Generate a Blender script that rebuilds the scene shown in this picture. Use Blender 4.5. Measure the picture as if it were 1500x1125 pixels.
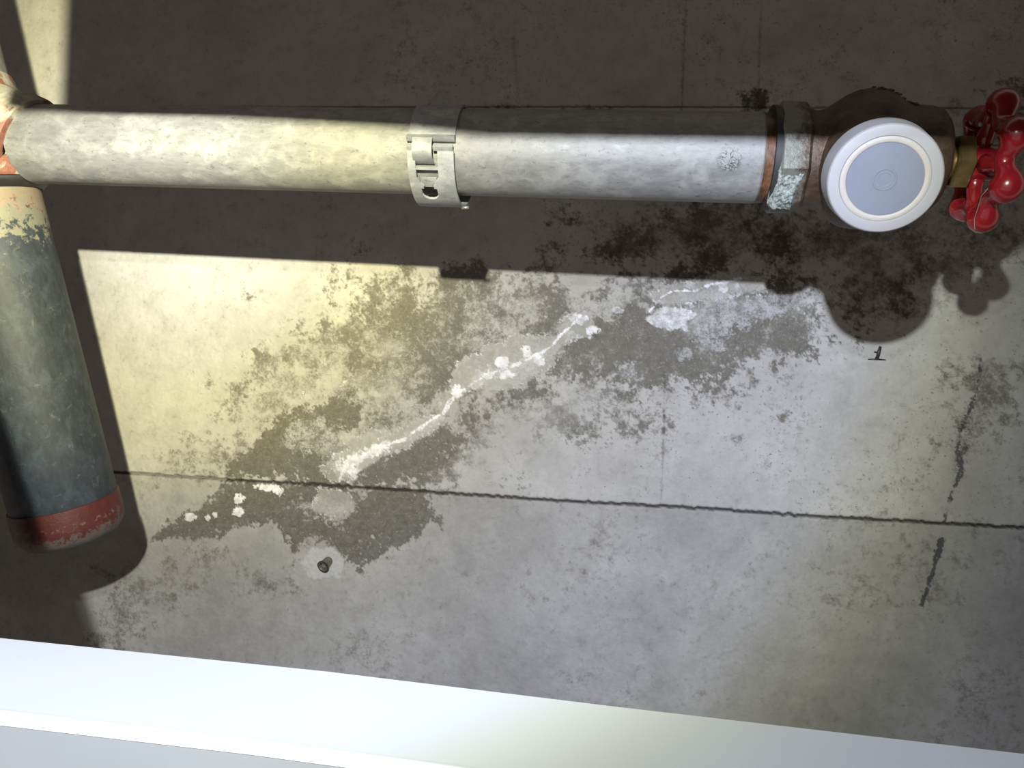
import bpy, bmesh, math, random
import numpy as np
from mathutils import Vector, Matrix
random.seed(4)
scene = bpy.context.scene
for o in list(bpy.data.objects):
    bpy.data.objects.remove(o, do_unlink=True)
COL = scene.collection

# ------------------------------------------------------------------ camera
F, CX, CY = 1083.0, 750.0, 562.5            # focal length and centre for a 1500 x 1125 frame
SLAB = 2.60                                 # height of the concrete soffit
D = 0.66                                    # camera distance below the soffit
CAM = np.array([0.0, 0.0, SLAB - D])
_x = np.array([8.77, .374, -1.]); _x /= np.linalg.norm(_x)
_y = np.array([-.0426, 1., 0.]); _y -= _x * (_y @ _x); _y /= np.linalg.norm(_y)
ROT = np.array([_x, _y, np.cross(_x, _y)])  # camera axes (right, down, forward) to world
cam_data = bpy.data.cameras.new('camera')
cam_data.sensor_width = 36.0
cam_data.lens = 36.0 * F / 1500.0
cam_data.clip_start = 0.01
cam = bpy.data.objects.new('camera', cam_data)
COL.objects.link(cam)
r_, d_, f_ = ROT[:, 0], ROT[:, 1], ROT[:, 2]
m = Matrix(((r_[0], -d_[0], -f_[0], CAM[0]), (r_[1], -d_[1], -f_[1], CAM[1]),
            (r_[2], -d_[2], -f_[2], CAM[2]), (0, 0, 0, 1)))
cam.matrix_world = m
scene.camera = cam

def at_depth(px, py, z):                    # photo point at a known distance from the camera
    return CAM + ROT @ (np.array([(px - CX) / F, (py - CY) / F, 1.]) * z)
def on_slab(px, py):                        # photo point lying on the soffit
    r = ROT @ np.array([(px - CX) / F, (py - CY) / F, 1.])
    return CAM + r * (D / r[2])

# ------------------------------------------------------------------ world, lamp, exposure
world = bpy.data.worlds.new('world'); scene.world = world
world.use_nodes = True
wb = world.node_tree.nodes['Background']
wb.inputs['Color'].default_value = (1.0, 0.86, 0.76, 1)
wb.inputs['Strength'].default_value = 0.46

vs = scene.view_settings
vs.view_transform = 'Standard'; vs.look = 'None'; vs.gamma = 1.0; vs.use_curve_mapping = False
vs.exposure = 0.0

LAMP = np.array([-.034, -.128, SLAB - D - .094])
AIM = on_slab(270, 290)
PROFILE = [(0, (1.0, .97, .78), .62), (5, (1.0, .97, .76), .54), (9, (1.0, .95, .66), .42), (13, (1.0, .93, .52), .41), (17, (1.0, .95, .62), .31),
           (22, (.97, .96, .86), .195), (30, (.88, .92, 1.0), .175), (40, (.83, .89, 1.06), .205), (45, (.84, .90, 1.02), .205), (48.5, (.95, 1.0, .84), .13),
           (52, (.94, 1.0, .90), .066), (57, (.76, .88, 1.14), .064), (76, (.76, .88, 1.1), .04)]
def torch(name, loc, power, radius):
    l = bpy.data.lights.new(name, 'SPOT')
    l.energy = power; l.spot_size = math.radians(170); l.spot_blend = 0.05; l.shadow_soft_size = radius
    l.use_nodes = True
    nt = l.node_tree
    em = next(n for n in nt.nodes if n.type == 'EMISSION')
    tc = nt.nodes.new('ShaderNodeTexCoord')
    sep = nt.nodes.new('ShaderNodeSeparateXYZ')
    nt.links.new(tc.outputs['Normal'], sep.inputs[0])
    ab = nt.nodes.new('ShaderNodeMath'); ab.operation = 'ABSOLUTE'
    nt.links.new(sep.outputs['Z'], ab.inputs[0])
    ac = nt.nodes.new('ShaderNodeMath'); ac.operation = 'ARCCOSINE'
    nt.links.new(ab.outputs[0], ac.inputs[0])
    sc = nt.nodes.new('ShaderNodeMath'); sc.operation = 'MULTIPLY'
    sc.inputs[1].default_value = 180 / math.pi / 80
    nt.links.new(ac.outputs[0], sc.inputs[0])
    rp = nt.nodes.new('ShaderNodeValToRGB'); rp.color_ramp.interpolation = 'B_SPLINE'
    el = rp.color_ramp.elements
    while len(el) < len(PROFILE): el.new(0.5)
    for e, (a, c, s) in zip(el, PROFILE):
        e.position = a / 80; e.color = (c[0] * s, c[1] * s, c[2] * s, 1)
    nt.links.new(sc.outputs[0], rp.inputs[0])
    nt.links.new(rp.outputs['Color'], em.inputs['Color'])
    ob = bpy.data.objects.new(name, l); COL.objects.link(ob)
    ob.location = loc
    ob.rotation_euler = Vector(AIM - loc).to_track_quat('-Z', 'Y').to_euler()
    return ob
torch('torch_beam', LAMP, 120.0, 0.0042)
torch('torch_second_emitter', LAMP + np.array([0, -.021, 0]), 18.0, 0.003)

# ------------------------------------------------------------------ helpers
def new_obj(name, me, mat=None, parent=None):
    o = bpy.data.objects.new(name, me); COL.objects.link(o)
    if mat is not None and me is not None: me.materials.append(mat)
    if parent is not None: o.parent = parent
    return o
def mesh_from(name, verts, faces, smooth=True, sharp=None):
    me = bpy.data.meshes.new(name)
    me.from_pydata([tuple(v) for v in verts], [], faces)
    bm = bmesh.new(); bm.from_mesh(me)
    bmesh.ops.recalc_face_normals(bm, faces=bm.faces)
    bm.to_mesh(me); bm.free()
    if smooth:
        me.polygons.foreach_set('use_smooth', [True] * len(me.polygons))
        if sharp: me.set_sharp_from_angle(angle=math.radians(sharp))
    me.update()
    return me
def empty(name, mat4, label, cat, group=None):
    o = bpy.data.objects.new(name, None); COL.objects.link(o)
    o.empty_display_size = .02
    o.matrix_world = mat4
    o['label'] = label; o['category'] = cat
    if group: o['group'] = group
    return o
def frame(origin, xdir, up=(0, 0, 1)):
    x = Vector(xdir).normalized(); z = Vector(up); z = (z - x * z.dot(x)).normalized(); y = z.cross(x)
    M = Matrix((x, y, z)).transposed().to_4x4(); M.translation = Vector(origin)
    return M
def lathe(prof, n=64, rfun=None, closed=False):
    """profile of (x, r) turned about the local X axis; angle 0 faces the viewer (-Z), +90 is +Y"""
    V, Fc, rings = [], [], []
    for i, (x, r) in enumerate(prof):
        if r < 1e-6:
            rings.append([len(V)]); V.append((x, 0, 0)); continue
        ring = []
        for k in range(n):
            a = 2 * math.pi * k / n
            rr = r if rfun is None else rfun(x, r, a)
            ring.append(len(V)); V.append((x, rr * math.sin(a), -rr * math.cos(a)))
        rings.append(ring)
    seq = list(zip(rings, rings[1:])) + ([(rings[-1], rings[0])] if closed else [])
    for A, B in seq:
        if len(A) == 1 and len(B) == 1: continue
        for k in range(n):
            k2 = (k + 1) % n
            if len(A) == 1: Fc.append((A[0], B[k], B[k2]))
            elif len(B) == 1: Fc.append((A[k], B[0], A[k2]))
            else: Fc.append((A[k], B[k], B[k2], A[k2]))
    return V, Fc
def tube(pts, rad, n=8, closed=False):
    pts = [Vector(p) for p in pts]; V, Fc = [], []
    N = len(pts); nrm = None
    for i, p in enumerate(pts):
        a = pts[(i - 1) % N] if (closed or i > 0) else p
        b = pts[(i + 1) % N] if (closed or i < N - 1) else p
        t = (b - a).normalized()
        if nrm is None: nrm = t.orthogonal().normalized()
        nrm = (nrm - t * nrm.dot(t)).normalized(); bi = t.cross(nrm)
        r = rad[i] if isinstance(rad, (list, tuple)) else rad
        for k in range(n):
            c = 2 * math.pi * k / n
            V.append(p + nrm * (r * math.cos(c)) + bi * (r * math.sin(c)))
    for i in range(N if closed else N - 1):
        j = (i + 1) % N
        for k in range(n):
            k2 = (k + 1) % n
            Fc.append((i * n + k, i * n + k2, j * n + k2, j * n + k))
    if not closed:
        Fc.append(tuple(range(n))); Fc.append(tuple(range((N - 1) * n, N * n)))
    return V, Fc
def join(*parts):
    V, Fc = [], []
    for v, f in parts:
        b = len(V); V += list(v); Fc += [tuple(i + b for i in q) for q in f]
    return V, Fc
def sphere(c, r, sc=(1, 1, 1), nu=16, nv=10):
    V, Fc = [], []
    for j in range(nv + 1):
        t = math.pi * j / nv
        for i in range(nu):
            a = 2 * math.pi * i / nu
            V.append((c[0] + r * sc[0] * math.sin(t) * math.cos(a), c[1] + r * sc[1] * math.sin(t) * math.sin(a), c[2] + r * sc[2] * math.cos(t)))
    for j in range(nv):
        for i in range(nu):
            i2 = (i + 1) % nu
            Fc.append((j * nu + i, j * nu + i2, (j + 1) * nu + i2, (j + 1) * nu + i))
    return V, Fc
def box(c, s):
    V = [(c[0] + s[0] * a / 2, c[1] + s[1] * b / 2, c[2] + s[2] * d / 2) for a in (-1, 1) for b in (-1, 1) for d in (-1, 1)]
    return V, [(0, 1, 3, 2), (4, 6, 7, 5), (0, 4, 5, 1), (2, 3, 7, 6), (0, 2, 6, 4), (1, 5, 7, 3)]

class Mat:
    """small node-graph builder"""
    def __init__(s, name):
        s.m = bpy.data.materials.new(name); s.m.use_nodes = True
        s.nt = s.m.node_tree; s.b = s.nt.nodes['Principled BSDF']
        s.tc = s.nt.nodes.new('ShaderNodeTexCoord')
    def put(s, sock, v):
        if isinstance(v, bpy.types.NodeSocket): s.nt.links.new(v, sock)
        elif isinstance(v, (tuple, list)): sock.default_value = (*v, 1) if (len(v) == 3 and len(sock.default_value) == 4) else v
        else: sock.default_value = v
    def mapping(s, scale=(1, 1, 1), loc=(0, 0, 0), src='Object'):
        n = s.nt.nodes.new('ShaderNodeMapping'); s.nt.links.new(s.tc.outputs[src], n.inputs[0])
        n.inputs['Scale'].default_value = scale; n.inputs['Location'].default_value = loc
        return n.outputs[0]
    def noise(s, vec, scale, detail=4, rough=.55, dist=0, out='Fac'):
        n = s.nt.nodes.new('ShaderNodeTexNoise'); s.nt.links.new(vec, n.inputs['Vector'])
        n.inputs['Scale'].default_value = scale; n.inputs['Detail'].default_value = detail
        n.inputs['Roughness'].default_value = rough; n.inputs['Distortion'].default_value = dist
        return n.outputs[out]
    def voronoi(s, vec, scale, rnd=1):
        n = s.nt.nodes.new('ShaderNodeTexVoronoi'); s.nt.links.new(vec, n.inputs['Vector'])
        n.inputs['Scale'].default_value = scale; n.inputs['Randomness'].default_value = rnd
        return n.outputs['Distance']
    def ramp(s, fac, a, b, lo=0., hi=1.):
        n = s.nt.nodes.new('ShaderNodeMapRange'); n.interpolation_type = 'SMOOTHSTEP'; n.clamp = True
        s.put(n.inputs['Value'], fac)
        n.inputs['From Min'].default_value = a; n.inputs['From Max'].default_value = b
        n.inputs['To Min'].default_value = lo; n.inputs['To Max'].default_value = hi
        return n.outputs[0]
    def math(s, op, a, b=0., clamp=False):
        n = s.nt.nodes.new('ShaderNodeMath'); n.operation = op; n.use_clamp = clamp
        s.put(n.inputs[0], a); s.put(n.inputs[1], b); return n.outputs[0]
    def mix(s, fac, a, b, mode='MIX'):
        n = s.nt.nodes.new('ShaderNodeMix'); n.data_type = 'RGBA'; n.blend_type = mode
        s.put(n.inputs[0], fac); s.put(n.inputs[6], a); s.put(n.inputs[7], b); return n.outputs[2]
    def attr(s, name):
        n = s.nt.nodes.new('ShaderNodeAttribute'); n.attribute_name = name; return n
    def sep(s, vec):
        n = s.nt.nodes.new('ShaderNodeSeparateXYZ'); s.nt.links.new(vec, n.inputs[0]); return n.outputs
    def bump(s, h, strength=.3, dist=.001):
        n = s.nt.nodes.new('ShaderNodeBump'); n.inputs['Strength'].default_value = strength
        n.inputs['Distance'].default_value = dist; s.put(n.inputs['Height'], h)
        s.nt.links.new(n.outputs[0], s.b.inputs['Normal'])
    def set(s, **k):
        for key, v in k.items(): s.put(s.b.inputs[key.replace('_', ' ')], v)
        return s.m

# ------------------------------------------------------------------ materials
def concrete():
    M = Mat('stained_concrete'); o = M.mapping()
    a1 = M.attr('stain'); a2 = M.attr('marks')
    s1 = M.nt.nodes.new('ShaderNodeSeparateColor'); M.nt.links.new(a1.outputs['Color'], s1.inputs[0])
    s2 = M.nt.nodes.new('ShaderNodeSeparateColor'); M.nt.links.new(a2.outputs['Color'], s2.inputs[0])
    damp, white, dark, film = s1.outputs[0], s1.outputs[1], s1.outputs[2], a1.outputs['Alpha']
    speck, joint, streak, pale = s2.outputs[0], s2.outputs[1], s2.outputs[2], a2.outputs['Alpha']
    nb = M.noise(o, 9, 6, .6); nm = M.noise(o, 60, 6, .65); nf = M.noise(o, 520, 4, .7); ng = M.noise(o, 1400, 2, .6)
    tone = M.attr('tone').outputs['Fac']
    base = M.mix(M.ramp(nb, .35, .65), (.40, .388, .365), (.465, .455, .435))
    base = M.mix(M.ramp(nm, .42, .75, 0, .35), base, (.34, .325, .30))
    base = M.mix(M.ramp(nf, .35, .7, 0, .28), base, (.55, .545, .53))
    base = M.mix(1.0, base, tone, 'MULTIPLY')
    # fine dark pitting, denser where the speckle mask is high
    pv = M.noise(o, 300, 3, .6)
    thr = M.math('SUBTRACT', .72, M.math('MULTIPLY', speck, .12))
    pit = M.ramp(M.math('SUBTRACT', pv, thr), 0, .09, 0, .62)
    base = M.mix(pit, base, (.13, .12, .105))
    # damp: olive-brown darkening broken up by grain at several sizes
    nc = M.noise(o, 170, 5, .7)
    br = M.math('ADD', M.math('MULTIPLY', M.math('SUBTRACT', nf, .5), .9), M.math('ADD', M.math('MULTIPLY', M.math('SUBTRACT', nm, .5), .8), M.math('MULTIPLY', M.math('SUBTRACT', nc, .5), 1.2)))
    dm = M.ramp(M.math('ADD', damp, br), .05, .84)
    wet = M.mix(M.ramp(nc, .3, .7), (.088, .082, .066), (.150, .141, .116))
    base = M.mix(M.math('MULTIPLY', dm, .92), base, wet)
    fl = M.math('MULTIPLY', M.ramp(M.noise(o, 430, 4, .75, .8), .56, .68), M.math('MULTIPLY', dm, .42))
    base = M.mix(fl, base, (.46, .45, .41))
    dk = M.ramp(M.math('ADD', dark, M.math('MULTIPLY', br, .75)), -.05, 1.1)
    base = M.mix(M.math('MULTIPLY', dk, .95), base, M.mix(M.ramp(nc, .35, .7), (.030, .025, .021), (.10, .082, .066)))
    # lime film and pale powder
    base = M.mix(M.math('MULTIPLY', film, M.ramp(M.math('ADD', nc, M.math('MULTIPLY', nf, .5)), .5, 1.0, .15, .88)), base, (.37, .36, .325))
    pw = M.ramp(M.math('ADD', pale, M.math('MULTIPLY', br, .8)), .30, .80)
    base = M.mix(M.math('MULTIPLY', pw, .8), base, (.50, .50, .505))
    wt = M.ramp(M.math('ADD', white, M.math('MULTIPLY', br, .45)), .18, .95)
    base = M.mix(M.math('MULTIPLY', wt, .95), base, M.mix(M.ramp(nc, .3, .65), (.62, .62, .66), (.90, .90, .93)))
    sk = M.ramp(M.math('ADD', streak, M.math('MULTIPLY', br, .7)), .3, .8)
    base = M.mix(M.math('MULTIPLY', sk, .85), base, (.045, .045, .06))
    base = M.mix(joint, base, (.022, .019, .015))
    M.set(Base_Color=base, Roughness=M.ramp(dm, 0, 1, .9, .7))
    M.b.inputs['Specular IOR Level'].default_value = .25
    hgt = M.math('ADD', M.math('MULTIPLY', nf, .7), M.math('MULTIPLY', ng, .5))
    hgt = M.math('SUBTRACT', hgt, M.math('MULTIPLY', pit, .8))
    M.bump(hgt, .35, .0006)
    return M.m
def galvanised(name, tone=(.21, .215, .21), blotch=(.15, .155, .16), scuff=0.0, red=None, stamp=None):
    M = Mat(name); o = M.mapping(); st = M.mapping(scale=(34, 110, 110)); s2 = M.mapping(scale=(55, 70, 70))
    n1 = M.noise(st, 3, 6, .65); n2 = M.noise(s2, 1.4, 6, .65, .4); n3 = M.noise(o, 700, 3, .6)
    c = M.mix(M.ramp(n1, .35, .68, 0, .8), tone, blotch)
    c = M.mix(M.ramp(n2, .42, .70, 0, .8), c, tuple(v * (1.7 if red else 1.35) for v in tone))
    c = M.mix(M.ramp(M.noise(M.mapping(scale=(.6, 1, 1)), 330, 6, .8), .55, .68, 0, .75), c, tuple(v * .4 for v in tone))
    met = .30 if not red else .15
    if scuff:
        w = M.noise(o, 130, 6, .78, .6)
        c = M.mix(M.ramp(w, .57, .69, 0, scuff), c, (.095, .10, .105))
        k = M.noise(M.mapping(scale=(6, 70, 70)), 4, 4, .7)
        c = M.mix(M.ramp(k, .62, .72, 0, .6), c, (.05, .05, .055))
    if red:
        x = M.sep(o)[0]
        msk = M.math('ADD', M.ramp(x, red[0], red[1], .36, -.4), M.noise(o, 55, 5, .7))
        c = M.mix(M.ramp(msk, .74, .80, 0, .85), c, (.16, .045, .03))
        cr = M.math('ADD', M.ramp(x, red[0], red[1] * 1.6, .3, -.3), M.noise(o, 190, 5, .7))
        c = M.mix(M.ramp(cr, .62, .74, 0, .6), c, (.30, .28, .20))
    if stamp:
        n = M.nt.nodes.new('ShaderNodeVectorMath'); n.operation = 'DISTANCE'
        M.nt.links.new(o, n.inputs[0]); n.inputs[1].default_value = stamp
        near = M.ramp(n.outputs['Value'], .0085, .003)
        ln = M.math('ABSOLUTE', M.math('SUBTRACT', M.noise(o, 260, 2, .5, 1.6), .5))
        c = M.mix(M.math('MULTIPLY', near, M.ramp(ln, .07, .02)), c, (.05, .05, .055))
    M.set(Base_Color=c, Metallic=met, Roughness=M.ramp(n2, .3, .7, .52, .68) if not red else .62)
    M.bump(M.math('ADD', n3, n1), .12, .0005)
    return M.m
def plain(name, col, rough=.5, metal=0., var=.25, scale=80, bump=.1, spec=.5, coat=0):
    M = Mat(name); o = M.mapping(); n = M.noise(o, scale, 5, .6)
    c = M.mix(M.ramp(n, .3, .7), tuple(v * (1 - var) for v in col), tuple(min(1, v * (1 + var)) for v in col))
    M.set(Base_Color=c, Roughness=rough, Metallic=metal)
    M.b.inputs['Specular IOR Level'].default_value = spec
    M.b.inputs['Coat Weight'].default_value = coat
    M.bump(n, bump, .0005)
    return M.m
def patina(name, x0, x1):
    M = Mat(name); o = M.mapping(); n = M.noise(o, 70, 6, .7); g = M.noise(o, 330, 5, .75, .5)
    c = M.mix(M.ramp(n, .35, .7), (.042, .028, .019), (.105, .066, .041))
    x = M.sep(o)[0]
    k = M.math('ADD', M.ramp(x, x0, x1, .34, -.3), M.math('MULTIPLY', M.math('ADD', g, n), .5))
    c = M.mix(M.ramp(k, .56, .80, 0, .8), c, (.20, .215, .19))
    c = M.mix(M.ramp(g, .60, .74, 0, .30), c, (.28, .30, .28))
    M.set(Base_Color=c, Roughness=.5, Metallic=.35)
    M.bump(M.math('ADD', g, n), .45, .001)
    return M.m
def plastic(name, col, sss=.35, rough=.6):
    M = Mat(name); o = M.mapping(); n = M.noise(o, 60, 3, .5)
    c = M.mix(M.ramp(n, .3, .7), tuple(v * .97 for v in col), col)
    M.set(Base_Color=c, Roughness=rough, Subsurface_Weight=sss, Subsurface_Scale=.004)
    M.b.inputs['Subsurface Radius'].default_value = (1, 1, 1)
    return M.m

MAT = dict(
    concrete=concrete(),
    pipe=galvanised('galvanised_steel'),
    clamp=galvanised('bright_zinc', (.27, .285, .30), (.20, .21, .23)),
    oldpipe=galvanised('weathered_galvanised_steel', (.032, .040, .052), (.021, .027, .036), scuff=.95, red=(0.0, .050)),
    tee=None,
    thread=plain('brown_jointing_compound', (.10, .046, .022), .45, .0, .6, 220, .3),
    gapblack=plain('black_gap_ring', (.02, .02, .02), .6),
    redband=None,
    wheel=plain('red_gloss_enamel', (.20, .008, .013), .24, 0, .12, 40, .05, .5, .3),
    brass=plain('dull_brass', (.24, .17, .075), .38, .8, .3, 90, .2),
    darksteel=plain('dark_steel', (.05, .05, .05), .4, .6),
    steel=plain('bright_steel', (.45, .45, .42), .3, .8),
    bronze=patina('weathered_bronze', 0.0, .035),
    cap=plastic('translucent_white_plastic', (.245, .245, .262)),
    mouthring=plastic('cream_mouth_show_through', (.305, .285, .268)),
    capdisc=plastic('bluish_plastic_centre', (.118, .132, .172)),
    boardpaint=plain('white_board_paint', (.36, .375, .38), .7, 0, .02, 12, .03),
    boardface=plain('grey_white_board_face', (.135, .142, .136), .75, 0, .03, 30, .05),
    sleeve=plain('dull_grey_zinc', (.17, .16, .13), .45, .4, .3, 200, .2),
    web=plain('cobweb_silk', (.16, .16, .14), .8),
)

# ------------------------------------------------------------------ the concrete soffit
def build_slab():
    rng = np.random.default_rng(11)
    step = .0011
    xs = np.arange(-.63, .41, step); ys = np.arange(-.39, .43, step)
    gx = np.concatenate([[-1.6, -1.1, -.8], xs, [.6, .9, 1.4]])
    gy = np.concatenate([[-1.5, -1.0, -.6], ys, [.6, 1.0, 1.5]])
    X, Y = np.meshgrid(gx, gy)                         # world metres
    h, w = X.shape
    def fld(beta, seed, lo=0):                         # band-limited random field
        g = np.random.default_rng(seed)
        n = g.standard_normal((h, w))
        fy = np.fft.fftfreq(h)[:, None]; fx = np.fft.rfftfreq(w)[None, :]
        k = np.sqrt(fx * fx + fy * fy); k[0, 0] = 1
        amp = k ** (-beta / 2); amp[k < lo] = 0; amp[0, 0] = 0
        r = np.fft.irfft2(np.fft.rfft2(n) * amp, s=(h, w)); return r / r.std()
    n_big = fld(2.7, 1, .004); n_mid = fld(2.2, 2, .012); n_fine = fld(1.5, 3, .03)
    wob = n_big * .55 + n_mid * .5 + n_fine * .25
    PX = D / F                                         # metres per photo pixel on the soffit
    def W(pts): return np.array([on_slab(*p)[:2] for p in pts])
    def segdist(pts):
        P = W(pts); best = np.full(X.shape, 1e9)
        for a, b in zip(P[:-1], P[1:]):
            ab = b - a; t = np.clip(((X - a[0]) * ab[0] + (Y - a[1]) * ab[1]) / (ab @ ab), 0, 1)
            best = np.minimum(best, (X - a[0] - t * ab[0]) ** 2 + (Y - a[1] - t * ab[1]) ** 2)
        return np.sqrt(best) / PX                      # in photo-pixel-sized units
    def sdpoly(pts):                                   # positive inside
        d = segdist(pts + [pts[0]]); P = W(pts); ins = np.zeros(X.shape, bool)
        for a, b in zip(P, np.roll(P, -1, 0)):
            c = (a[1] > Y) != (b[1] > Y)
            xi = (b[0] - a[0]) * (Y - a[1]) / ((b[1] - a[1]) or 1e-12) + a[0]
            ins ^= c & (X < xi)
        return np.where(ins, d, -d)
    ss = lambda v, a, b: (lambda t: t * t * (3 - 2 * t))(np.clip((v - a) / (b - a), 0, 1))
    def zone(pts, feather, rough, level):
        return level * ss(sdpoly(pts) + wob * rough, -feather, feather)
    def blot(cx, cy, rx, ry=None, rough=.25):
        ry = ry or rx; c = on_slab(cx, cy)
        q = np.sqrt(((X - c[0]) / (rx * PX)) ** 2 + ((Y - c[1]) / (ry * PX)) ** 2)
        return ss(1 - q + rough * (n_mid * .6 + n_fine * .5), -.12, .30)

    damp = np.zeros(X.shape)
    for pts, fe, ro, lv in [
        ([(340, 694), (366, 645), (415, 600), (470, 580), (520, 572), (536, 592), (530, 625), (505, 640), (470, 660), (470, 690), (495, 706)], 9, 9, 1.0),
        ([(345, 545), (380, 500), (440, 475), (520, 455), (600, 450), (640, 430), (700, 420), (770, 405), (860, 405), (950, 400), (960, 430), (880, 460), (800, 480), (720, 505), (690, 550), (640, 585), (560, 640), (520, 640), (535, 590), (500, 570), (470, 560), (420, 560), (370, 580)], 22, 20, .56),
        ([(505, 700), (550, 662), (610, 640), (660, 600), (720, 570), (790, 545), (800, 585), (730, 615), (670, 640), (620, 690), (580, 706)], 16, 16, .82),
        ([(640, 590), (690, 545), (760, 470), (860, 430), (900, 460), (850, 520), (760, 550), (690, 590)], 14, 12, .62),
        ([(830, 480), (920, 440), (1010, 430), (1100, 420), (1170, 425), (1230, 480), (1215, 505), (1150, 530), (1080, 550), (1010, 565), (930, 572), (850, 560), (800, 580), (790, 530)], 18, 20, .74),
        ([(1050, 470), (1090, 460), (1130, 480), (1120, 520), (1060, 520)], 14, 10, .9),
        ([(950, 490), (1000, 480), (1010, 550), (930, 540)], 14, 10, .85),
        ([(330, 706), (480, 716), (520, 722), (480, 745), (430, 740), (400, 770), (350, 775), (300, 788), (225, 792), (268, 752), (312, 735)], 8, 8, .95),
        ([(390, 745), (440, 735), (500, 760), (540, 740), (560, 722), (620, 728), (640, 762), (590, 772), (545, 795), (520, 822), (470, 800), (425, 805), (425, 770)], 10, 11, .98),
        ([(330, 600), (360, 560), (420, 545), (400, 600), (370, 640), (330, 640)], 18, 18, .42),
        ([(250, 690), (270, 640), (330, 640), (350, 690)], 25, 24, .35),
        ([(180, 830), (300, 800), (440, 850), (420, 880), (250, 870), (160, 940)], 30, 26, .40),
        ([(600, 440), (660, 395), (780, 395), (760, 430), (650, 470)], 20, 18, .55),
        ([(860, 400), (1000, 395), (960, 430), (870, 450)], 14, 14, .75),
        ([(1180, 820), (1260, 800), (1420, 780), (1500, 800), (1500, 850), (1400, 850), (1250, 850)], 25, 26, .16),
        ([(1400, 520), (1460, 500), (1500, 560), (1440, 640), (1400, 700)], 30, 25, .28),
    ]:
        damp = np.maximum(damp, zone(pts, fe, ro, lv))
    wide = zone([(330, 560), (430, 470), (560, 430), (660, 392), (900, 385), (1190, 400), (1240, 490), (1120, 560), (980, 590), (880, 620), (780, 660), (690, 705), (480, 720), (330, 700)], 34, 34, .40)
    damp = np.maximum(damp, wide)
    damp = damp * (1 + (1 - .75 * np.clip(damp, 0, 1)) * (.30 * np.clip(n_mid, -1.2, 1.2) + .18 * np.clip(n_big, -1, 1))) + .16 * np.clip(n_big * .6 + n_mid * .4, -.3, 2) * (.12 + .88 * ss(X, on_slab(250, 500)[0], on_slab(480, 500)[0]))
    dark = np.zeros(X.shape)
    for pts, fe, ro, lv in [
        ([(930, 330), (1000, 300), (1100, 290), (1180, 300), (1200, 345), (1130, 392), (1060, 395), (1000, 385), (940, 390), (850, 392), (860, 360)], 16, 20, .72),
        ([(1090, 330), (1160, 320), (1155, 390), (1095, 392)], 12, 12, .95),
        ([(1180, 300), (1300, 320), (1390, 350), (1385, 392), (1350, 410), (1320, 440), (1270, 480), (1230, 480), (1215, 440), (1200, 410), (1150, 420), (1120, 400)], 16, 22, .66),
        ([(1240, 400), (1360, 370), (1370, 400), (1330, 430), (1290, 470), (1240, 470)], 14, 16, .80),
        ([(1370, 270), (1420, 260), (1480, 300), (1500, 350), (1440, 350), (1390, 330)], 20, 24, .60),
        ([(1440, 125), (1500, 120), (1500, 190), (1460, 180)], 16, 20, .75),
        ([(1090, 142), (1118, 138), (1120, 158), (1092, 160)], 6, 6, .95),
        ([(330, 160), (700, 158), (900, 158), (900, 170), (330, 172)], 5, 5, .55),
    ]:
        dark = np.maximum(dark, zone(pts, fe, ro, lv))
    dark = np.maximum(dark, zone([(850, 330), (1000, 285), (1120, 275), (1300, 300), (1380, 260), (1500, 250), (1500, 370), (1410, 400), (1330, 470), (1240, 490), (1190, 420), (1080, 402), (900, 400)], 26, 30, .46))
    dark = np.maximum(dark, zone([(1380, 180), (1500, 150), (1500, 300), (1390, 300)], 26, 30, .40))
    dark = dark * (.85 + .22 * np.clip(n_mid, -1.2, 1.2))
    # lime film spread along the leaking crack
    film = np.zeros(X.shape); rim = np.zeros(X.shape)
    for pts in ([(668, 538), (682, 523), (705, 519), (709, 507), (736, 502), (752, 488), (771, 491), (790, 494), (815, 488), (824, 465), (845, 455), (866, 457), (872, 484), (842, 490), (824, 511), (814, 520), (813, 537), (798, 544), (782, 548), (765, 562), (736, 571), (705, 567), (682, 572), (668, 585), (655, 575)],
                [(630, 606), (601, 618), (575, 632), (546, 630), (527, 640), (500, 627), (491, 637), (512, 656), (498, 666), (472, 685), (484, 704), (512, 706), (530, 690), (546, 680), (565, 670), (594, 656), (640, 628), (655, 610)],
                [(470, 716), (510, 722), (520, 745), (490, 760), (455, 745)],
                [(955, 430), (985, 415), (1060, 402), (1120, 408), (1120, 425), (1030, 440), (975, 452)]):
        sd = sdpoly(pts) + (n_mid * .6 + n_fine * .4) * 4.5
        film = np.maximum(film, ss(sd, -3, 4)); rim = np.maximum(rim, np.exp(-((sd - 1.5) / 2.0) ** 2))
    damp = damp * (1 - .55 * film)
    # white efflorescence: veins, drops, crusts
    v1 = [(850, 463), (837, 477), (820, 492), (807, 509), (788, 519), (766, 530), (745, 539), (724, 545), (702, 556), (679, 571), (668, 577), (658, 590), (650, 605), (634, 613), (617, 626), (600, 638), (592, 644), (570, 651), (546, 657), (534, 668), (510, 678), (503, 690), (496, 706)]
    v2 = [(1085, 408), (1064, 413), (1046, 416), (1032, 420), (1018, 427), (996, 426), (982, 428), (968, 436), (957, 450), (945, 462), (925, 470)]
    warp = (n_mid * .7 + n_fine * .35)
    d1 = np.abs(segdist(v1) + warp * 1.3); d2 = np.abs(segdist(v2) + warp * 1.2)
    core = np.maximum(np.exp(-(d1 / 1.9) ** 2), .95 * np.exp(-(d2 / 1.8) ** 2) * (X < on_slab(1090, 400)[0]) * np.where(X < on_slab(950, 460)[0], .35, 1))
    white = core.copy()
    halo = segdist([(560, 653), (534, 668), (505, 685), (520, 690)]); white = np.maximum(white, .78 * ss(-halo + 13 + warp * 6, -4, 8))
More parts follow.
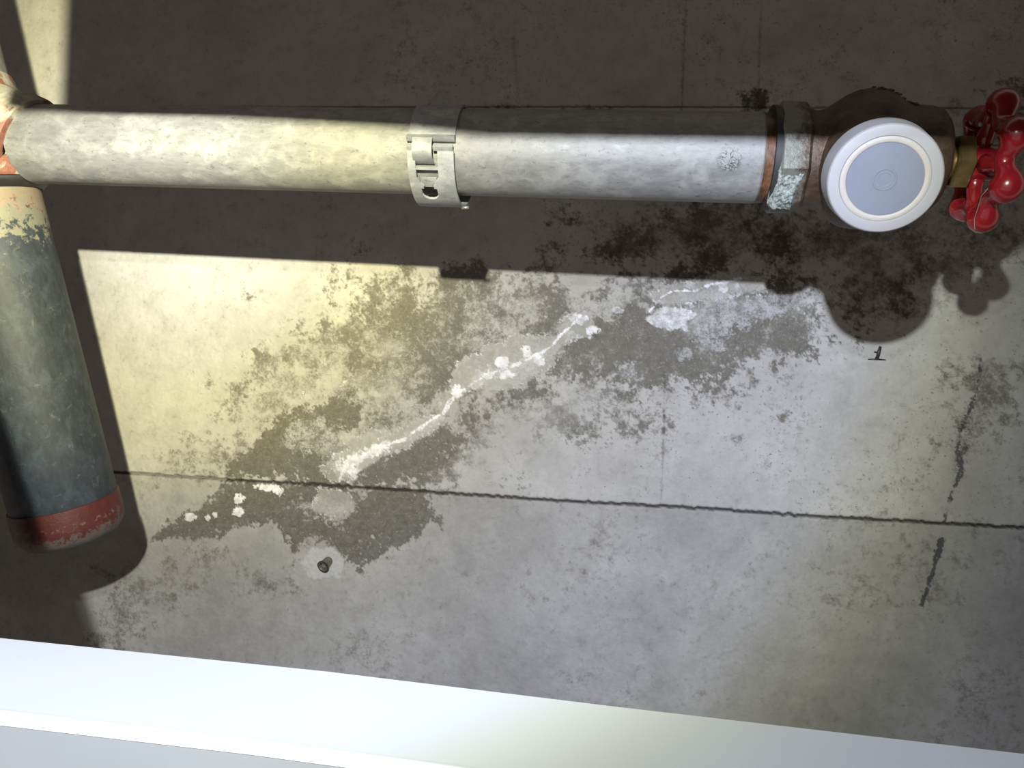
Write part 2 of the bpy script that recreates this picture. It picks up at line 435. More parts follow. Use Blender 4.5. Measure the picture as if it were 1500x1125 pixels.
    halo = segdist([(650, 608), (600, 640), (560, 655)]); white = np.maximum(white, .40 * ss(-halo + 9 + warp * 5, -4, 8))
    halo = segdist([(700, 558), (740, 545), (790, 525)]); white = np.maximum(white, .42 * ss(-halo + 13 + warp * 7, -4, 8))
    blobs = [(669, 573, 10, 9, 1.0), (735, 530, 11, 10, 1.0), (772, 516, 10, 9, .75), (790, 528, 10, 9, .8), (742, 550, 12, 7, .7), (716, 551, 9, 6, .8),
             (845, 466, 12, 9, .55), (868, 484, 7, 6, .75), (858, 466, 4, 4, .8), (645, 592, 6, 7, .4), (834, 492, 9, 8, .35), (790, 470, 7, 4, .3),
             (394, 714, 22, 7, .9), (410, 720, 10, 8, .9), (350, 731, 9, 9, .85), (348, 748, 11, 9, .9), (279, 757, 10, 8, .75), (316, 754, 5, 5, .9), (305, 759, 6, 5, .7), (240, 768, 8, 8, .3),
             (905, 454, 9, 6, .55), (1060, 421, 8, 8, .6), (1080, 420, 4, 7, .5), (1010, 418, 9, 6, .5), (640, 500, 10, 6, .25), (500, 560, 10, 7, .3), (508, 640, 12, 9, .35)]
    bl = np.zeros(X.shape)
    for cx, cy, rx, ry, lv in blobs: bl = np.maximum(bl, lv * blot(cx, cy, rx, ry))
    white = np.maximum(white, bl)
    patch = zone([(948, 465), (962, 453), (988, 448), (1008, 455), (1022, 460), (1008, 472), (1011, 484), (1007, 489), (998, 482), (982, 485), (960, 478)], 2.2, 2.2, .62)
    white = np.maximum(white, patch)
    white = np.maximum(white, rim * (.50 + .12 * np.clip(n_mid, -2, 1)))
    pale = np.zeros(X.shape)
    for pts, fe, ro, lv in [
        ([(400, 650), (430, 610), (480, 600), (505, 640), (480, 665), (430, 670)], 12, 10, .55),
        ([(480, 560), (520, 545), (590, 550), (600, 580), (545, 605), (500, 590)], 10, 10, .45),
        ([(985, 450), (1060, 430), (1120, 440), (1140, 430), (1180, 425), (1170, 460), (1100, 470), (1060, 490), (1020, 500)], 14, 14, .58),
        ([(1020, 500), (1060, 495), (1065, 515), (1030, 515)], 6, 6, .55),
        ([(990, 512), (1012, 508), (1016, 522), (998, 526)], 4, 4, .5),
        ([(1130, 425), (1200, 415), (1215, 450), (1160, 470)], 12, 12, .45),
        ([(430, 735), (470, 728), (510, 745), (500, 775), (450, 760)], 8, 8, .45),
        ([(455, 800), (490, 798), (505, 818), (500, 850), (450, 850), (440, 825)], 4, 3, .70),
        ([(905, 535), (930, 530), (935, 555), (908, 556)], 5, 5, .55),
        ([(540, 500), (590, 490), (600, 520), (560, 530)], 10, 10, .45),
        ([(690, 640), (800, 590), (860, 560), (900, 570), (850, 640), (720, 690), (660, 700)], 14, 14, .33),
        ([(1180, 410), (1240, 420), (1220, 450), (1180, 440)], 8, 8, .4),
        ([(1360, 380), (1400, 385), (1410, 430), (1370, 440)], 12, 14, .42),
        ([(420, 640), (410, 600), (470, 600), (480, 640)], 12, 12, .4),
    ]:
        pale = np.maximum(pale, zone(pts, fe, ro, lv))
    # formwork joints, hairlines and streaks
    J = [(-120, 676), (0, 683), (170, 692), (260, 698), (330, 703), (410, 707), (490, 712), (570, 717), (660, 723), (750, 729), (840, 735), (1000, 743), (1200, 757), (1385, 767), (1500, 773), (1640, 780)]
    jj = segdist(J) ; jag = np.interp(X, np.linspace(-.7, .5, 900), np.convolve(rng.standard_normal(900), [.25, .5, .25], 'same'))
    PJ = W(J); yj = np.interp(X, PJ[:, 0], PJ[:, 1]); dj = (Y - yj) / PX + jag * 1.0
    groove = np.exp(-(dj / 2.1) ** 4)
    J2 = [(-120, 156), (300, 157), (850, 156), (1100, 157), (1500, 159), (1640, 160)]
    PJ2 = W(J2); dj2 = (Y - np.interp(X, PJ2[:, 0], PJ2[:, 1])) / PX + jag * .5
    g2 = np.exp(-(dj2 / 1.3) ** 2) * .75
    joint = np.maximum(groove * np.where(X < on_slab(330, 700)[0], .6, .95), g2)
    for pts, wd, lv in [([(1005, 0), (998, 165)], 1.4, .6), ([(974, 545), (972, 640), (968, 740)], 1.3, .55), ([(1115, 0), (1111, 130)], 1.2, .40),
                        ([(752, 55), (760, 158)], 2.2, .35), ([(1316, 650), (1313, 710)], 1.6, .25), ([(958, 740), (966, 790)], 1., .15), ([(605, 60), (600, 130)], 1.4, .12),
                        ([(1205, 880), (1222, 886)], 1.4, .5), ([(980, 892), (998, 902)], 1.2, .35)]:
        joint = np.maximum(joint, lv * np.exp(-((segdist(pts) + n_fine * .8) / wd) ** 2) * (0.65 + .35 * np.clip(n_mid, -1, 1)))
    streak = np.zeros(X.shape)
    for pts, wd, lv in [([(1437, 528), (1433, 560), (1424, 592)], 3.2, .85), ([(1424, 592), (1408, 630), (1402, 660), (1410, 690), (1393, 722), (1383, 765)], 3.4, .82),
                        ([(1410, 610), (1415, 650), (1400, 680)], 14, .46), ([(1378, 790), (1366, 840), (1350, 885)], 4.2, .95), ([(1350, 890), (1345, 930)], 4, .3), ([(1395, 720), (1383, 765)], 3.6, .8),
                        ([(1330, 1000), (1322, 1050)], 4, .25)]:
        streak = np.maximum(streak, lv * np.exp(-((segdist(pts) + warp * 2.0) / wd) ** 2))
    speck = np.clip(ss(X, on_slab(500, 0)[0], on_slab(950, 0)[0]) * .75 + .12 + .25 * n_big, 0, 1)
    speck *= np.where(Y > yj, .45, 1.0)
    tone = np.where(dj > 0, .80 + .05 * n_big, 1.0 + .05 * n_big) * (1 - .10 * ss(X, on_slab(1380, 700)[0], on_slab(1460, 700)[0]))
    # relief (metres, positive = hanging down)
    rel = .00010 * n_mid + .00007 * n_fine + .00035 * film + .0011 * np.clip(bl, 0, 1) + .0006 * core + .0004 * patch
    rel -= .0040 * groove + .0010 * g2
    rel += .0007 * ss(dj, -.5, 1.2)
    Z = SLAB - rel
    V = np.stack([X, Y, Z], -1).reshape(-1, 3).astype(np.float32)
    idx = np.arange(h * w).reshape(h, w)
    # wound so that the normals face down into the room
    Q = np.stack([idx[:-1, :-1], idx[1:, :-1], idx[1:, 1:], idx[:-1, 1:]], -1).reshape(-1, 4)
    wf = np.maximum(core, np.maximum(bl, patch)).reshape(-1)[Q].max(1) > .5
    A1 = np.stack([damp, white, dark, film], -1).reshape(-1, 4).astype(np.float32)
    A2 = np.stack([speck, joint, streak, pale], -1).reshape(-1, 4).astype(np.float32)
    def make(name, quads, parent=None):
        used, inv = np.unique(quads, return_inverse=True)
        q = inv.reshape(-1, 4)
        me = bpy.data.meshes.new(name)
        me.vertices.add(len(used)); me.vertices.foreach_set('co', V[used].ravel())
        me.loops.add(q.size); me.loops.foreach_set('vertex_index', q.ravel().astype(np.int32))
        me.polygons.add(len(q)); me.polygons.foreach_set('loop_start', (np.arange(len(q)) * 4).astype(np.int32))
        me.update(calc_edges=True)
        me.polygons.foreach_set('use_smooth', np.ones(len(q), bool))
        for nm, A in (('stain', A1), ('marks', A2)):
            at = me.attributes.new(nm, 'FLOAT_COLOR', 'POINT'); at.data.foreach_set('color', A[used].ravel())
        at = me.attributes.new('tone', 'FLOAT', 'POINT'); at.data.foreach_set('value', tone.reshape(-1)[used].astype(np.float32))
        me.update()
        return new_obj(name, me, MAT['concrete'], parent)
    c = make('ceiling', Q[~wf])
    c['kind'] = 'structure'; c['label'] = 'grey cast concrete soffit with damp stains and a diagonal leaking crack'; c['category'] = 'ceiling'
    e = make('efflorescence_crust', Q[wf], c)
    e['label'] = 'white lime crust along the leaking crack'
    return c
ceiling = build_slab()

# ------------------------------------------------------------------ ceiling board with its cut opening
def build_board():
    z1, z2 = CAM[2] + .22, CAM[2] + .170            # top of the upstand, underside of the board
    hole = [(-.1915, .0890), (-.0783, .0904), (.0093, .0931), (.1219, .0959), (.22, .0985), (.22, -.128), (.0266, -.1315), (-.0523, -.1331),
            (-.0818, -.1364), (-.1485, -.1408), (-.2060, -.1428), (-.2060, -.235), (-.3140, -.235), (-.2370, -.0309), (-.2160, .0222), (-.2095, .0373)]  # sides out of view and the notch are shaped to mask the torch beam
    root = empty('ceiling_board', Matrix.Translation((0, 0, z2)), 'white ceiling board with a raised rim along the bottom edge of the picture', 'ceiling board')
    n = len(hole); H = [Vector((x, y)) for x, y in hole]
    def offset(dist):
        out = []
        area = sum(H[i].x * H[(i + 1) % n].y - H[(i + 1) % n].x * H[i].y for i in range(n))
        sg = 1 if area > 0 else -1
        for i in range(n):
            a, b, c = H[i - 1], H[i], H[(i + 1) % n]
            e1 = (b - a).normalized(); e2 = (c - b).normalized()
            n1 = Vector((e1.y, -e1.x)) * sg; n2 = Vector((e2.y, -e2.x)) * sg
            bis = (n1 + n2).normalized(); out.append(b + bis * (dist / max(.35, bis.dot(n1))))
        return out
    th = z1 - z2
    rings = [(0.0, th), (0.0, .006), (-.0008, .0035), (-.0010, .0018), (-.0004, .0004), (.0010, -.0006)]
    V, Fc = [], []
    prof = [(.009, th - .001), (.008, th), (.0010, th), (0.0, th - .001)] + rings[1:] + [(.0020, .0004), (.009, .003)]
    for off, z in prof:
        for p in offset(off): V.append((p.x, p.y, z))
    k = len(prof)
    for i in range(k):
        for j in range(n):
            a, b = i * n + j, i * n + (j + 1) % n; i2 = (i + 1) % k
            Fc.append((a, b, i2 * n + (j + 1) % n, i2 * n + j))
    new_obj('rim', mesh_from('rim', V, Fc, True, 40), MAT['boardpaint'], root)
    bm = bmesh.new()
    inn = [bm.verts.new((p.x, p.y, 0)) for p in offset(.0016)]
    outr = [bm.verts.new((x, y, 0)) for x, y in ((-1.3, -1.1), (1.1, -1.1), (1.1, 1.1), (-1.3, 1.1))]
    E = [bm.edges.new((inn[i], inn[(i + 1) % n])) for i in range(n)] + [bm.edges.new((outr[i], outr[(i + 1) % 4])) for i in range(4)]
    bmesh.ops.triangle_fill(bm, use_beauty=True, use_dissolve=False, edges=E)
    ex = bmesh.ops.extrude_face_region(bm, geom=list(bm.faces))
    bmesh.ops.translate(bm, verts=[g for g in ex['geom'] if isinstance(g, bmesh.types.BMVert)], vec=(0, 0, .0095))
    bmesh.ops.recalc_face_normals(bm, faces=bm.faces)
    me = bpy.data.meshes.new('board'); bm.to_mesh(me); bm.free()
    new_obj('board', me, MAT['boardface'], root)
    return root
build_board()

# ------------------------------------------------------------------ horizontal branch pipe
PA = at_depth(330, 217, .455); PB = at_depth(1110, 232, .409)
PD = (PB - PA) / np.linalg.norm(PB - PA)
def axis_x(px):                                       # distance along the pipe axis (from PA) seen at photo column px
    a = ROT.T @ (PA - CAM); d = ROT.T @ PD; u = (px - CX) / F
    return (u * a[2] - a[0]) / (d[0] - u * d[2])
def axis_scale(px):                                   # metres per photo pixel at that point of the axis
    return (ROT.T @ (PA + PD * axis_x(px) - CAM))[2] / F
X0 = axis_x(50)                                       # left end, inside the tee
PF = frame(PA + PD * X0, PD)
def lx(px): return axis_x(px) - X0
RP = .0243
pipe = empty('branch_pipe', PF, 'straight grey galvanised pipe running across the top to the valve', 'pipe')
xe = lx(1112)
V, Fc = lathe([(0, 0), (0, RP), (xe * .25, RP), (xe * .5, RP), (xe * .75, RP), (xe - .001, RP), (xe, RP - .0009), (xe, .018)], 72)
MAT['pipe_stamped'] = galvanised('stamped_galvanised_steel', (.225, .228, .222), (.165, .168, .172), stamp=(lx(1062), .0085, -.0228))
new_obj('pipe_barrel', mesh_from('pipe_barrel', V, Fc, True, 40), MAT['pipe_stamped'], pipe)
xt = lx(1136)
prof = []
N = 22
for i in range(N + 1):
    t = i / N; prof.append((xe - .002 + (xt + .006 - xe) * t, .0238 - .0016 * t + (.0007 if i % 2 else -.0004)))
V, Fc = lathe([(xe - .002, .018)] + prof, 72)
th = new_obj('threaded_end', mesh_from('threaded_end', V, Fc), MAT['thread'], pipe)
th['label'] = 'brown pipe thread coated with jointing compound'

# ------------------------------------------------------------------ band clamp on the pipe
def band(r0, thick, phis, ws, keep, cy=0.0, rad=None):
    """curved sheet round the X axis, cells kept where keep(phi, w); returns a closed shell"""
    V, Fc = [], []; NP, NW = len(phis), len(ws)
    def vid(i, j, k): return (i * NW + j) * 2 + k
    for p in phis:
        for w in ws:
            base = r0 if rad is None else rad(p, w)
            for k in (0, 1):
                r = base + (thick if k else 0); a = math.radians(p)
                V.append((w, cy + r * math.sin(a), -r * math.cos(a)))
    on = [[keep((phis[i] + phis[i + 1]) / 2, (ws[j] + ws[j + 1]) / 2) for j in range(NW - 1)] for i in range(NP - 1)]
    for i in range(NP - 1):
        for j in range(NW - 1):
            if not on[i][j]: continue
            Fc.append((vid(i, j, 1), vid(i + 1, j, 1), vid(i + 1, j + 1, 1), vid(i, j + 1, 1)))
            Fc.append((vid(i, j, 0), vid(i, j + 1, 0), vid(i + 1, j + 1, 0), vid(i + 1, j, 0)))
            for di, dj, a, b in ((-1, 0, (i, j), (i, j + 1)), (1, 0, (i + 1, j + 1), (i + 1, j)), (0, -1, (i + 1, j), (i, j)), (0, 1, (i, j + 1), (i + 1, j + 1))):
                ii, jj = i + di, j + dj
                if 0 <= ii < NP - 1 and 0 <= jj < NW - 1 and on[ii][jj]: continue
                Fc.append((vid(*a, 0), vid(*b, 0), vid(*b, 1), vid(*a, 1)))
    used = sorted({i for q in Fc for i in q}); mp = {o: n for n, o in enumerate(used)}
    return [V[i] for i in used], [tuple(mp[i] for i in q) for q in Fc]
lin = lambda a, b, n: [a + (b - a) * i / n for i in range(n + 1)]
CF = frame(PA + PD * axis_x(649), PD) @ Matrix.Rotation(math.radians(15), 4, 'X')
clamp = empty('pipe_clamp', CF, 'shiny zinc band clamp latched round the middle of the horizontal pipe', 'clamp')
HW = .0132
V, Fc = band(RP + .0006, .0013, lin(-200, -15, 74), lin(-HW, HW, 4), lambda p, w: True)
up = new_obj('upper_band', mesh_from('upper_band', V, Fc, True, 35), MAT['clamp'], clamp)
# bent lip closing the upper band
V, Fc = band(RP + .0008, .0042, lin(-17.5, -9.5, 6), lin(-HW - .0006, HW + .0002, 6), lambda p, w: True, rad=lambda p, w: RP - .0010 + .0026 * max(0, 1 - abs(p + 13.5) / 4))
new_obj('lip', mesh_from('lip', V, Fc, True, 35), MAT['clamp'], up)
# hooked tab
V, Fc = band(RP, .0013, lin(-12, 17, 20), lin(-.0098, .0014, 8), lambda p, w: True,
             rad=lambda p, w: RP + .0062 - .0042 * ((p - 0) / 17.) ** 2 * (1.4 if p > 0 else .5))
tab = new_obj('latch_tab', mesh_from('latch_tab', V, Fc, True, 35), MAT['clamp'], clamp)
def keep_lower(p, w):
    wc = w + .0036                                    # window centre lies left of the band's centre
    if p < 1: return (w < -.0104) or (w > .0018 and w < .0128)
    if p < 30: return (w < -.0088) or (w > .0038)
    if p < 41: return abs(w + .0025) > .0063 - .0036 * (p - 30) / 11 * 1.0
    if p < 72:
        q = ((p - 41) / 29) if p > 55 else 0
        return math.hypot(w + .0025, (max(p, 52) - 52) * .00056) > .0046 if p > 44 else abs(w + .0025) > .0030
    return True
lo_c = .0046
V, Fc = band(RP, .0013, lin(-6, 150, 156), lin(-HW, HW, 66), keep_lower, cy=.0,
             rad=lambda p, w: RP + .0034 + .0022 * math.sin(math.radians(min(p, 100))) ** 2 + (.0012 * max(0, 1 - abs(p + 3) / 4)))
low = new_obj('lower_band', mesh_from('lower_band', V, Fc, True, 35), MAT['clamp'], clamp)
V, Fc = join(band(RP, .0012, lin(18, 22, 4), lin(-.0098, .0046, 6), lambda p, w: True, rad=lambda p, w: RP + .0030),
             band(RP, .0012, lin(33, 46, 8), lin(-.0072, .0020, 6), lambda p, w: True, rad=lambda p, w: RP + .0020))
new_obj('wedge_bar', mesh_from('wedge_bar', V, Fc, True, 35), MAT['clamp'], low)
V, Fc = tube([(HW - .001, RP + .0070, -.004), (HW + .0035, RP + .0066, -.004)], .0009, 8)
new_obj('rivet', mesh_from('rivet', V, Fc), MAT['steel'], low)

# ------------------------------------------------------------------ angle valve
X1 = axis_x(1128)
VF = frame(PA + PD * X1, PD)
valve = empty('angle_valve', VF, 'weathered bronze angle valve with a red wheel, screwed on the pipe end', 'valve')
def vx(px): return axis_x(px) - X1
sc = axis_scale(1260)
def vr(h, px): return h * axis_scale(px)
octo = lambda x, r, a: r * math.cos(math.pi / 8) / math.cos(((a - .07 + math.pi / 8) % (math.pi / 4)) - math.pi / 8) if r > .02 else r
p0, p1 = vx(1131), vx(1173)
V, Fc = lathe([(p0, .019), (p0, vr(76, 1131)), (p0 + .0012, vr(80, 1131)), (p1 - .0015, vr(79, 1172)), (p1, vr(75, 1172)), (p1 + .001, .02)], 96, octo)
octagon = new_obj('octagonal_end', mesh_from('octagonal_end', V, Fc, True, 18), MAT['bronze'], valve)
octagon['label'] = 'octagonal bronze end crusted with green verdigris'
V, Fc = lathe([(p0 - .0028, .020), (p0 - .0028, vr(74, 1131)), (p0 + .0005, vr(74, 1131)), (p0 + .0005, .020)], 64)  # black ring in the gap between the thread and the octagonal end
new_obj('end_gap_ring', mesh_from('end_gap_ring', V, Fc, True, 40), MAT['gapblack'], valve)
# crust of lime grown on the underside of the octagonal end
rs = random.Random(2)
NA, NX = 64, 30
V, Fc = [], []
hts = np.random.default_rng(5).random((NA + 1, NX + 1))
hts = .5 * hts + .25 * (np.roll(hts, 1, 0) + np.roll(hts, 1, 1)); hts = .6 * hts + .2 * (np.roll(hts, 1, 0) + np.roll(hts, -1, 1))
for i in range(NA + 1):
    a = math.radians(24 + 80 * i / NA)
    for j in range(NX + 1):
        t = j / NX; x = p0 - .0030 * math.sin(math.pi * i / NA) + (p1 - p0 - .0005) * t
        edge = min(1, 5 * t, 5 * (1 - t), i / 12, (NA - i) / 5)
        r = octo(x, vr(79, 1150), a) - .0012 + edge * (.0008 + .0022 * hts[i, j] + .0012 * math.sin(math.pi * i / NA))
        V.append((x, r * math.sin(a), -r * math.cos(a)))
for i in range(NA):
    for j in range(NX):
        q = i * (NX + 1) + j; Fc.append((q, q + 1, q + NX + 2, q + NX + 1))
M = Mat('pale_green_lime'); o = M.mapping(); g = M.noise(o, 420, 5, .75, .5); n = M.noise(o, 120, 4, .7)
M.set(Base_Color=M.mix(M.ramp(M.math('ADD', g, M.math('MULTIPLY', n, .6)), .62, .95), (.05, .05, .042), (.30, .34, .32)), Roughness=.85); M.bump(g, .6, .001); MAT['lime'] = M.m
crust = new_obj('verdigris_crust', mesh_from('verdigris_crust', V, Fc), MAT['lime'], octagon); crust['label'] = 'rough pale green crust'
BP = [(1172, 66), (1178, 69), (1188, 67), (1200, 70), (1213, 79), (1228, 89), (1243, 96), (1260, 99), (1278, 98), (1293, 92), (1306, 84), (1316, 79), (1330, 78), (1350, 77), (1362, 74), (1369, 67), (1373, 55), (1374, 30), (1374, 0)]
V1 = lathe([(vx(p), vr(h, p)) for p, h in BP], 72)
B = PA + PD * axis_x(1265); Cf = at_depth(1296, 263, .338)
AX = (Cf - B) / np.linalg.norm(Cf - B); LEN = np.linalg.norm(Cf - B)
OF = frame(B, AX, (0, 1, 0))
rel = VF.inverted() @ OF
nv, nf_ = lathe([(.0, .029), (.018, .029), (.028, .0245), (LEN - .018, .0225), (LEN - .018, .018), (.02, .018)], 64)
V2 = ([rel @ Vector(v) for v in nv], nf_)
V, Fc = join(V1, V2)
body = new_obj('valve_body', mesh_from('valve_body', V, Fc, True, 50), MAT['bronze'], valve)
# raised casting marks on the crown of the body
mk = []
for row, (px0, px1, ang) in enumerate(((1258, 1322, -66), (1262, 1328, -58))):
    xx = px0
    while xx < px1:
        wpx = rs.choice((5, 7, 9, 4)); h = np.interp(xx + wpx / 2, [p for p, q in BP], [q for p, q in BP])
        r = vr(h, xx) + .0002; a = math.radians(ang)
        q = box((0, 0, 0), (wpx * sc * .85, .0022 if rs.random() < .6 else .0010, .0009))
        Mx = Matrix.Translation((vx(xx + wpx / 2), r * math.sin(a), -r * math.cos(a))) @ Matrix.Rotation(a, 4, 'X')
        mk.append(([Mx @ Vector(v) for v in q[0]], q[1])); xx += wpx + 3
V, Fc = join(*mk)
new_obj('casting_marks', mesh_from('casting_marks', V, Fc, False), MAT['bronze'], body)
# stem, packing nut
V, Fc = lathe([(vx(1370), vr(29, 1380)), (vx(1379), vr(29, 1380)), (vx(1380), vr(25, 1380)), (vx(1383), vr(30, 1380)), (vx(1387), vr(30, 1385)), (vx(1389), vr(25, 1385)), (vx(1393), vr(25, 1390))], 48)
new_obj('bonnet_neck', mesh_from('bonnet_neck', V, Fc, True, 40), MAT['brass'], valve)
hexf = lambda x, r, a: r * math.cos(math.pi / 6) / math.cos(((a + .25 + math.pi / 6) % (math.pi / 3)) - math.pi / 6)
V, Fc = lathe([(vx(1390), .004), (vx(1390), vr(38, 1390)), (vx(1392), vr(41, 1390)), (vx(1413), vr(41, 1415)), (vx(1417), vr(35, 1415)), (vx(1417), .004)], 72, hexf)
new_obj('packing_nut', mesh_from('packing_nut', V, Fc, True, 20), MAT['brass'], valve)
V, Fc = lathe([(vx(1410), vr(13, 1420)), (vx(1452), vr(12, 1450)), (vx(1455), vr(9, 1450)), (vx(1455), 0)], 24)
new_obj('stem', mesh_from('stem', V, Fc, True, 40), MAT['steel'], valve)
# seven-lobed handwheel
wc = vx(1441); RW = .0292
pts, rad = [], []
NS = 168
for i in range(NS):
    a = 2 * math.pi * i / NS; lobe = .5 + .5 * math.cos(7 * (a - math.radians(14) - math.pi / 7))
    r = RW * (.79 + .21 * lobe ** 1.2)
    pts.append((wc + .0015 * lobe, r * math.sin(a), -r * math.cos(a))); rad.append(.0047 + .0034 * lobe ** 2.5)
rim = new_obj('handwheel', mesh_from('handwheel', *tube(pts, rad, 14, True)), MAT['wheel'], valve)
rim['label'] = 'red lobed handwheel'
V, Fc = lathe([(wc - .0085, .0065), (wc - .0085, .0088), (wc - .0070, .0096), (wc + .0045, .0094), (wc + .006, .0080), (wc + .006, .004)], 40)
new_obj('hub', mesh_from('hub', V, Fc, True, 40), MAT['wheel'], rim)
for k in range(4):
    a = math.radians(20 + 90 * k)
    q = [(wc - .003 + .003 * t, (.007 + (RW * .80 - .007) * t) * math.sin(a), -(.007 + (RW * .80 - .007) * t) * math.cos(a)) for t in (0, .35, .7, 1)]
    new_obj('spoke', mesh_from('spoke', *tube(q, [.0052, .0042, .0038, .0046], 10)), MAT['wheel'], rim)

# ------------------------------------------------------------------ plastic cap on the outlet
KF = frame(Cf, AX, (0, 1, 0))
capo = empty('outlet_cap', KF, 'round translucent white plastic cap closing the valve outlet', 'cap')
RC = .0242
V, Fc = lathe([(-.0190, .0225), (-.0190, RC + .0009), (-.0180, RC + .0014), (-.003, RC + .0004), (-.0012, RC + .0002), (-.0003, RC - .0004), (0, RC - .0014),
               (.0, .0194), (-.0004, .0190), (-.0004, 0)], 96)
new_obj('cap_shell', mesh_from('cap_shell', V, Fc, True, 22), MAT['cap'], capo)
V, Fc = lathe([(-.001, .0192), (-.0002, .0190), (.0001, .0183), (.0001, .0168), (-.0003, .0162), (-.001, .0161)], 96, closed=True)  # cream ring stands in for the outlet mouth showing through the plastic
new_obj('mouth_show_through', mesh_from('mouth_show_through', V, Fc, True, 50), MAT['mouthring'], capo)
V, Fc = lathe([(-.001, .0164), (-.0001, .0162), (-.0001, .0052), (.00005, .0050), (.00005, .0044), (-.0001, .0042), (-.0001, .0030), (-.00018, .0028), (-.00018, 0)], 72)
new_obj('cap_centre', mesh_from('cap_centre', V, Fc, True, 8), MAT['capdisc'], capo)

# ------------------------------------------------------------------ larger pipe on the left with its tee
QA = at_depth(-18, 319, .487); QB = at_depth(94, 733, .525)
QD = (QB - QA) / np.linalg.norm(QB - QA)
RL = .0340
start = QA - QD * .012
QF = frame(start, QD)
qlen = np.linalg.norm(QB - QA) + .012
main = empty('main_pipe', QF, 'thick scuffed grey pipe at the left edge ending in a red painted band', 'pipe')
V, Fc = lathe([(-.0085, .02), (-.0085, RL), (.03, RL), (qlen * .4, RL), (qlen * .8, RL), (qlen - .0005, RL), (qlen, RL - .0002), (qlen + .003, RL - .0004)], 80)
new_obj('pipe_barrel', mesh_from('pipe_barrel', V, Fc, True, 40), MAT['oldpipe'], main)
M = Mat('red_primer_band'); o = M.mapping(); n = M.noise(o, 120, 6, .7); g = M.noise(o, 420, 4, .7); xx = M.sep(o)[0]
c = M.mix(M.ramp(n, .3, .7), (.055, .010, .008), (.085, .016, .012))
wr = M.math('ADD', M.ramp(xx, qlen + .008, qlen + .022, -.05, .20), M.math('MULTIPLY', M.math('ADD', n, g), .5))
c = M.mix(M.ramp(wr, .60, .70, 0, .7), c, (.10, .095, .09))
ban = M.math('MULTIPLY', M.ramp(xx, qlen + .0085, qlen + .0105), M.ramp(xx, qlen + .0135, qlen + .0115))
c = M.mix(M.math('MULTIPLY', ban, M.ramp(g, .52, .62, 0, .8)), c, (.15, .115, .095))
M.set(Base_Color=c, Roughness=.55); M.bump(M.math('ADD', n, g), .3, .0008)
MAT['redband'] = M.m
RB = RL + .0009
V, Fc = lathe([(qlen - .0008, RL - .001), (qlen - .0004, RB), (qlen + .006, RB + .0004), (qlen + .016, RB + .0004), (qlen + .020, RB - .0004), (qlen + .0235, RB - .0024)], 80)
bd = new_obj('red_band', mesh_from('red_band', V, Fc, True, 40), MAT['redband'], main)
bd['label'] = 'red painted band'
V, Fc = lathe([(qlen + .0235, RB - .0024), (qlen + .0265, RB - .0050), (qlen + .0275, RB - .0085), (qlen + .0275, 0)], 80)
new_obj('end_plug', mesh_from('end_plug', V, Fc, True, 50), galvanised('worn_plug_steel', (.11, .11, .11), (.08, .08, .08), scuff=.5), main)

TF = frame(start - QD * .055, QD)
tee = empty('pipe_tee', TF, 'pipe tee smeared with red primer at the left edge', 'pipe fitting')
M = Mat('primer_smeared_iron'); o = M.mapping(); n = M.noise(o, 42, 5, .65, .6); g = M.noise(o, 300, 5, .7)
c = M.mix(M.ramp(g, .35, .7), (.24, .23, .18), (.36, .34, .26))
c = M.mix(M.ramp(n, .47, .53, 0, .95), c, M.mix(M.ramp(g, .3, .7), (.15, .05, .03), (.24, .09, .055)))
M.set(Base_Color=c, Roughness=.6); M.bump(M.math('ADD', n, g), .5, .001); MAT['tee'] = M.m
run = lathe([(-.020, .0325), (-.020, .0335), (-.017, .0345), (-.008, .0360), (.004, .0395), (.033, .0395), (.035, .0450), (.044, .0450), (.046, .0435), (.046, .0342)], 64)
tb = PA + PD * axis_x(-10)
bo = Vector(start - QD * .055); bdir = Vector(PA + PD * axis_x(48)) - bo
LB = bdir.length
BFm = TF.inverted() @ frame(bo, bdir)
bv = lathe([(0, .029), (LB - .014, .028), (LB - .012, .030), (LB - .002, .030), (LB, .029), (LB, .0244)], 56)
V, Fc = join(run, ([BFm @ Vector(v) for v in bv[0]], bv[1]))
new_obj('tee_body', mesh_from('tee_body', V, Fc, True, 40), MAT['tee'], tee)
V, Fc = lathe([(.0462, .0425), (.0490, .0385), (.0520, .0350), (.0520, .0342), (.0462, .0342)], 56, closed=True)  # black ring stands in for the shade in the recessed thread gap
new_obj('black_gap_ring', mesh_from('black_gap_ring', V, Fc), MAT['gapblack'], tee)
# the main pipe's run continuing above the tee
UF = frame(start - QD * .0755, -QD)
upp = empty('upper_main_pipe', UF, 'short view of the thick pipe continuing above the primed tee', 'pipe')
V, Fc = lathe([(0, .02), (0, RL - .002), (.2, RL - .002), (.5, RL - .002), (.5, .02)], 64)
new_obj('pipe_barrel', mesh_from('pipe_barrel', V, Fc, True, 40), MAT['pipe'], upp)

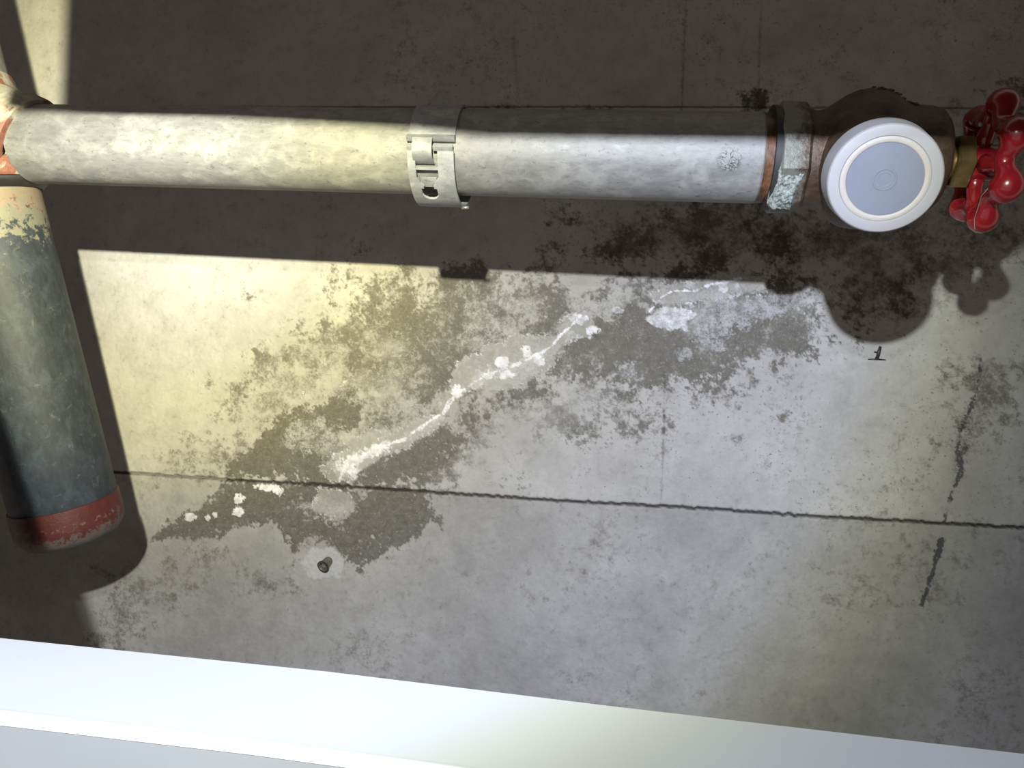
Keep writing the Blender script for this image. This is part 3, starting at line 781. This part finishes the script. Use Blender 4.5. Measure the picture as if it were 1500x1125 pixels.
# ------------------------------------------------------------------ small fittings on the soffit
c0 = Vector(on_slab(481, 822))
ad = Vector((-.28, .42, -1)).normalized()
AF = frame(c0 - ad * .002, ad)
anchor = empty('anchor_sleeve', AF, 'small open metal anchor sleeve sticking out of the concrete under the crack', 'anchor')
V, Fc = lathe([(0, .0043), (.0085, .0046), (.0105, .0052), (.0112, .0052), (.0112, .0040), (.0108, .0036), (.004, .0036), (.004, 0)], 28)
new_obj('sleeve', mesh_from('sleeve', V, Fc, True, 40), MAT['sleeve'], anchor)
V, Fc = lathe([(.0100, .0047), (.0100, .0056), (.0113, .0056), (.0113, .0047)], 28, closed=True)
new_obj('rim_ring', mesh_from('rim_ring', V, Fc, True, 40), MAT['darksteel'], anchor)
V, Fc = join(lathe([(.004, .0034), (.0085, .0030), (.0098, .0018), (.0101, 0)], 20))
new_obj('plug', mesh_from('plug', V, Fc), MAT['steel'], anchor)

n0 = Vector(on_slab(1284, 524))
nail = empty('bent_nail', Matrix.Translation(n0), 'small dark bent nail in the concrete below the white cap', 'nail')
V, Fc = tube([(0, .0005, .002), (.0, .0002, -.0015), (.0006, -.004, -.0026), (.0016, -.0095, -.0032)], [.0014, .0014, .0015, .0011], 8)
new_obj('shank', mesh_from('shank', V, Fc), MAT['darksteel'], nail)
V, Fc = tube([(-.0070, .0016, -.0006), (0, .0013, -.0009), (.0075, .0016, -.0006)], [.0004, .0008, .0004], 6)  # dark strip modelled in place of the thin shadow line at the foot
new_obj('foot_shadow', mesh_from('foot_shadow', V, Fc), MAT['darksteel'], nail)
V, Fc = tube([(.0008, -.0045, -.0028), (-.0030, -.0048, -.0022)], [.0010, .0004], 6)
new_obj('barb', mesh_from('barb', V, Fc), MAT['darksteel'], nail)

Mw = Mat('clear_water'); Mw.set(Base_Color=(.8, .8, .78), Roughness=.05, Transmission_Weight=.55); Mw.b.inputs['IOR'].default_value = 1.33
for (px, py, r, lab) in ((607, 703, .0028, 'clear water drop hanging just above the horizontal joint'), (444, 575, .0020, 'clear water drop on the pale concrete above the dark damp patch')):
    c0 = on_slab(px, py)
    dr = new_obj('water_drop', mesh_from('water_drop', *sphere((0, 0, 0), r, (1, 1, .55), 16, 10)), Mw.m)
    dr.location = (c0[0], c0[1], c0[2] - .0009); dr['label'] = lab; dr['category'] = 'water drop'; dr['group'] = 'water drops on the soffit'

# cobweb strand from the wheel
k1 = at_depth(1449, 274, .376); k2 = at_depth(1434, 300, .384); k3 = at_depth(1427, 322, .388); k4 = at_depth(1428, 336, .386)
V, Fc = tube([k1, (k1 + k2) / 2 + np.array([-.0012, 0, 0]), k2, k3, k4], .00020, 5)
wbo = new_obj('cobweb_strand', mesh_from('cobweb_strand', V, Fc), MAT['web'])
wbo['label'] = 'pale cobweb strand hanging from the red handwheel'; wbo['category'] = 'cobweb'
